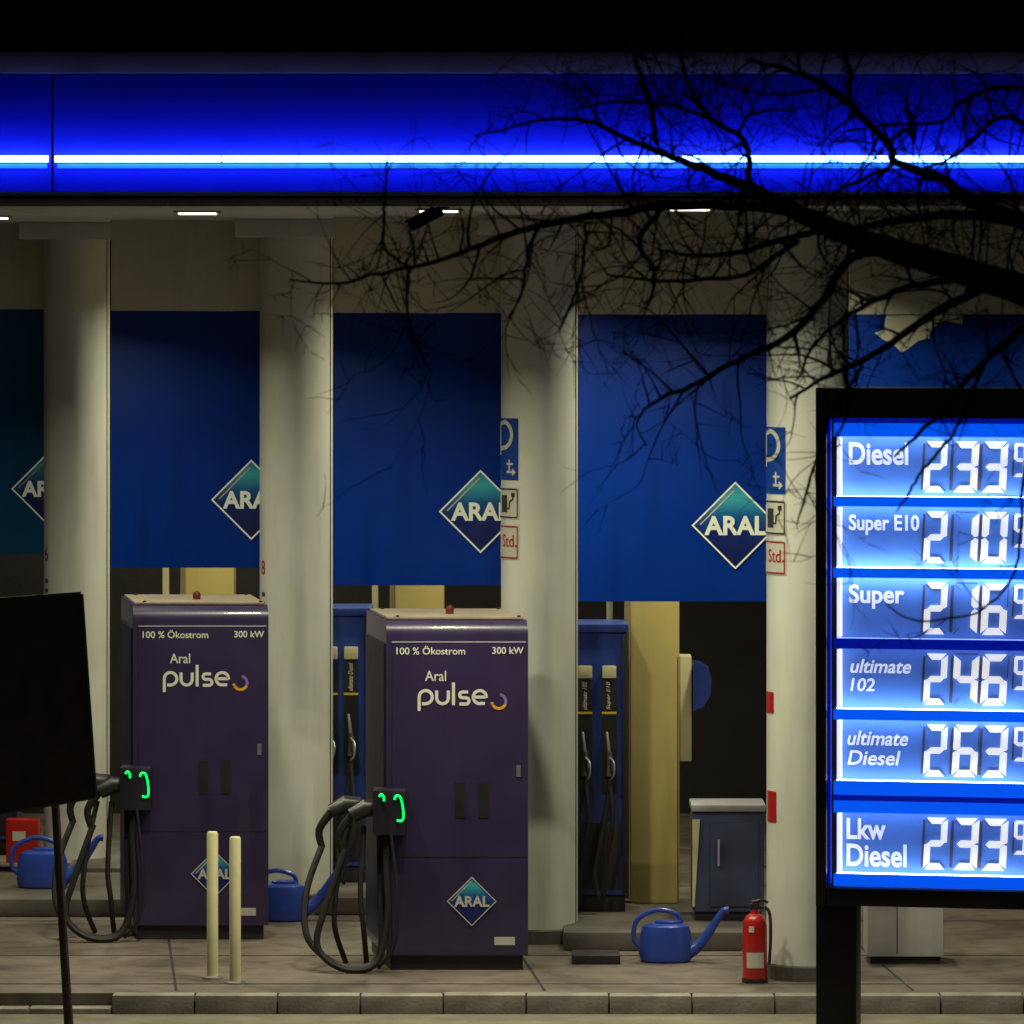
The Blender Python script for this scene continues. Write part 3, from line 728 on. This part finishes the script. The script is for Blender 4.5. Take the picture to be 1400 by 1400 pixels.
limb([(1135, 312, 16), (1075, 288, 15), (1000, 281, 14), (900, 283, 13), (820, 294, 11), (740, 308, 10), (670, 330, 8), (600, 356, 6), (520, 374, 5), (455, 388, 4), (395, 382, 2.5)], .1)
limb([(1775, 560, 60), (1560, 380, 34), (1440, 320, 26), (1330, 276, 20), (1290, 246, 15), (1226, 222, 11), (1216, 200, 11), (1165, 147, 11), (1120, 112, 10), (1075, 94, 7), (1020, 82, 4)], -.25)
limb([(1163, 146, 8), (1160, 122, 8), (1163, 98, 6), (1150, 70, 4)], -.25)
limb([(1440, 318, 14), (1330, 293, 13), (1240, 300, 11), (1150, 316, 9), (1110, 318, 7)], .25)
limb([(1226, 222, 6), (1180, 246, 6), (1145, 262, 5), (1120, 300, 3)], -.2)
limb([(1023, 246, 9), (1024, 216, 9), (1014, 188, 8), (975, 164, 8), (950, 130, 7), (935, 95, 5), (930, 60, 3)], .05)
limb([(1010, 180, 5), (1022, 160, 5), (1045, 152, 4), (1085, 150, 3)], .1)
limb([(970, 162, 5), (930, 148, 5), (880, 138, 5), (820, 142, 4), (780, 150, 2.5)], .2)
limb([(898, 196, 8), (893, 165, 8), (885, 130, 7), (868, 80, 5), (860, 40, 3)], .1)
limb([(905, 285, 8), (878, 318, 8), (877, 345, 7), (892, 364, 6), (893, 400, 4), (880, 425, 2)], .0)
limb([(1205, 342, 13), (1165, 352, 13), (1142, 380, 12), (1120, 418, 11), (1075, 462, 10), (1010, 492, 8), (945, 528, 7), (895, 548, 5), (870, 580, 3), (885, 610, 2)], -.1)
limb([(1330, 378, 11), (1260, 388, 10), (1200, 408, 8), (1150, 438, 6), (1115, 470, 5), (1090, 520, 3)], -.3)
limb([(1350, 392, 14), (1290, 420, 12), (1220, 468, 10), (1165, 500, 8), (1120, 520, 6), (1080, 545, 4)], .2)
limb([(1090, 330, 9), (1060, 350, 8), (1020, 375, 7), (960, 382, 6), (900, 384, 5), (830, 375, 3)], .2)
limb([(1110, 318, 10), (1060, 330, 9), (1010, 345, 8), (950, 350, 6), (900, 340, 4)], .1)
limb([(1440, 420, 18), (1390, 455, 13), (1330, 510, 9), (1290, 560, 7), (1250, 600, 5), (1222, 625, 3)], -.4)
limb([(1500, 440, 10), (1440, 520, 7), (1412, 580, 5), (1400, 640, 4.5), (1394, 740, 4), (1384, 790, 3.6), (1345, 832, 3.2), (1285, 848, 3), (1238, 844, 2.6), (1212, 826, 2)], -.45)
limb([(1345, 497, 7), (1322, 555, 5), (1298, 600, 4.6), (1272, 630, 4.2), (1255, 655, 4), (1240, 680, 3.4), (1225, 700, 2)], -.35)
limb([(1180, 500, 6), (1140, 560, 5), (1120, 620, 4.4), (1105, 660, 4), (1090, 718, 2)], -.2)
limb([(1560, 380, 16), (1490, 270, 10), (1420, 190, 8), (1370, 160, 7), (1310, 210, 5), (1260, 232, 4)], -.1)
limb([(1560, 380, 14), (1480, 190, 9), (1400, 120, 6), (1320, 135, 6), (1290, 165, 5), (1230, 170, 4), (1160, 178, 3)], .3)
limb([(1217, 203, 6), (1224, 186, 6), (1238, 178, 6), (1250, 190, 5), (1248, 165, 4), (1232, 148, 3)], -.2)
limb([(1130, 120, 5), (1060, 130, 4), (1000, 120, 3), (960, 100, 2)], -.1)
limb([(740, 305, 6), (725, 335, 6), (718, 370, 5), (712, 405, 4), (690, 440, 2)], .0)
limb([(560, 368, 5), (556, 400, 4.4), (560, 440, 4), (572, 480, 3), (590, 505, 2)], .05)
limb([(800, 305, 5), (798, 345, 5), (792, 385, 4.4), (778, 420, 4), (765, 455, 2)], .05)
limb([(560, 365, 4), (530, 345, 4), (524, 320, 4), (525, 285, 3.4), (527, 245, 3), (530, 212, 2)], .1)
# trunk and the limbs that carry on out of view
T('trunk', [(0, 0, 0), (.02, 0, .5), (-.03, .02, 1.8), (0, 0, 3.2), (.05, .03, 4.4), (.15, .05, 6.0), (.1, .1, 8.0), (.2, .1, 9.5)], [.27, .20, .175, .16, .14, .10, .06, .02], 'bark', tr, 14, sm=4)
for a in range(7):
    ang = -1.2 + a * .75; z0 = 4.2 + a * .55; ln = 2.6 - a * .2
    if math.cos(ang) < -.6: ang += 1.4
    P = [Vector((math.cos(ang) * ln * t, math.sin(ang) * ln * t * .8, z0 + t * 1.3 + .2 * math.sin(3 * t))) for t in (0, .25, .5, .75, 1)]
    T('limb', P, [.07, .055, .04, .025, .01], 'bark', tr, 8, sm=4)
    limbs.append((smoothline(P, 4), [.03] * 17))
# twigs
tw = bmesh.new(); cnt = 0
def twig(p, d, ln, r, depth):
    global cnt
    n = max(3, int(ln / .035)); pts = [p]; q = p.copy(); dd = d.copy(); curl = Vector((rt.gauss(0, 1), rt.gauss(0, .5), rt.gauss(0, 1))) * .09
    for i in range(n):
        dd = (dd + curl + Vector((rt.gauss(0, 1), rt.gauss(0, .6), rt.gauss(0, 1))) * .10).normalized()
        q = q + dd * ln / n; pts.append(q.copy())
    rs = [r * (1 - .75 * i / n) for i in range(n + 1)]
    tube(tw, pts, rs, 4 if r > .0035 else 3, False); cnt += 1
    if depth > 0:
        for k in range(rt.randint(2, 4)):
            i = rt.randint(1, n); sd = Vector((rt.gauss(0, 1), rt.gauss(0, .6), rt.gauss(0, 1))).normalized()
            nd = (dd * .5 + sd * .8).normalized(); twig(pts[i], nd, ln * rt.uniform(.35, .7), max(.0019, rs[i] * .75), depth - 1)
for Q, RR in limbs:
    acc = rt.uniform(0, .05)
    for i in range(1, len(Q)):
        acc += (Q[i] - Q[i - 1]).length
        while acc > .056:
            acc -= .056
            if Q[i].x + base.x > at(1110, 0, TD).x and Q[i].z + base.z < at(0, 545, TD).z and rt.random() < .82: continue
            dx = Q[i] - Q[i - 1]; t = dx.normalized()
            side = Vector((rt.gauss(0, .55), rt.gauss(0, .6), rt.choice((-1, 1)) * rt.uniform(.5, 1.2))).normalized()
            nd = (t * .45 + side).normalized()
            twig(Q[i], nd, rt.uniform(.10, .42), min(RR[i] * .65, rt.uniform(.0032, .0062)), 2 if rt.random() < .65 else 1)
t_o = fin(tw, 'twigs', 'bark', tr); t_o['kind'] = 'stuff'
print('twigs', cnt, 'tris', len(t_o.data.polygons))
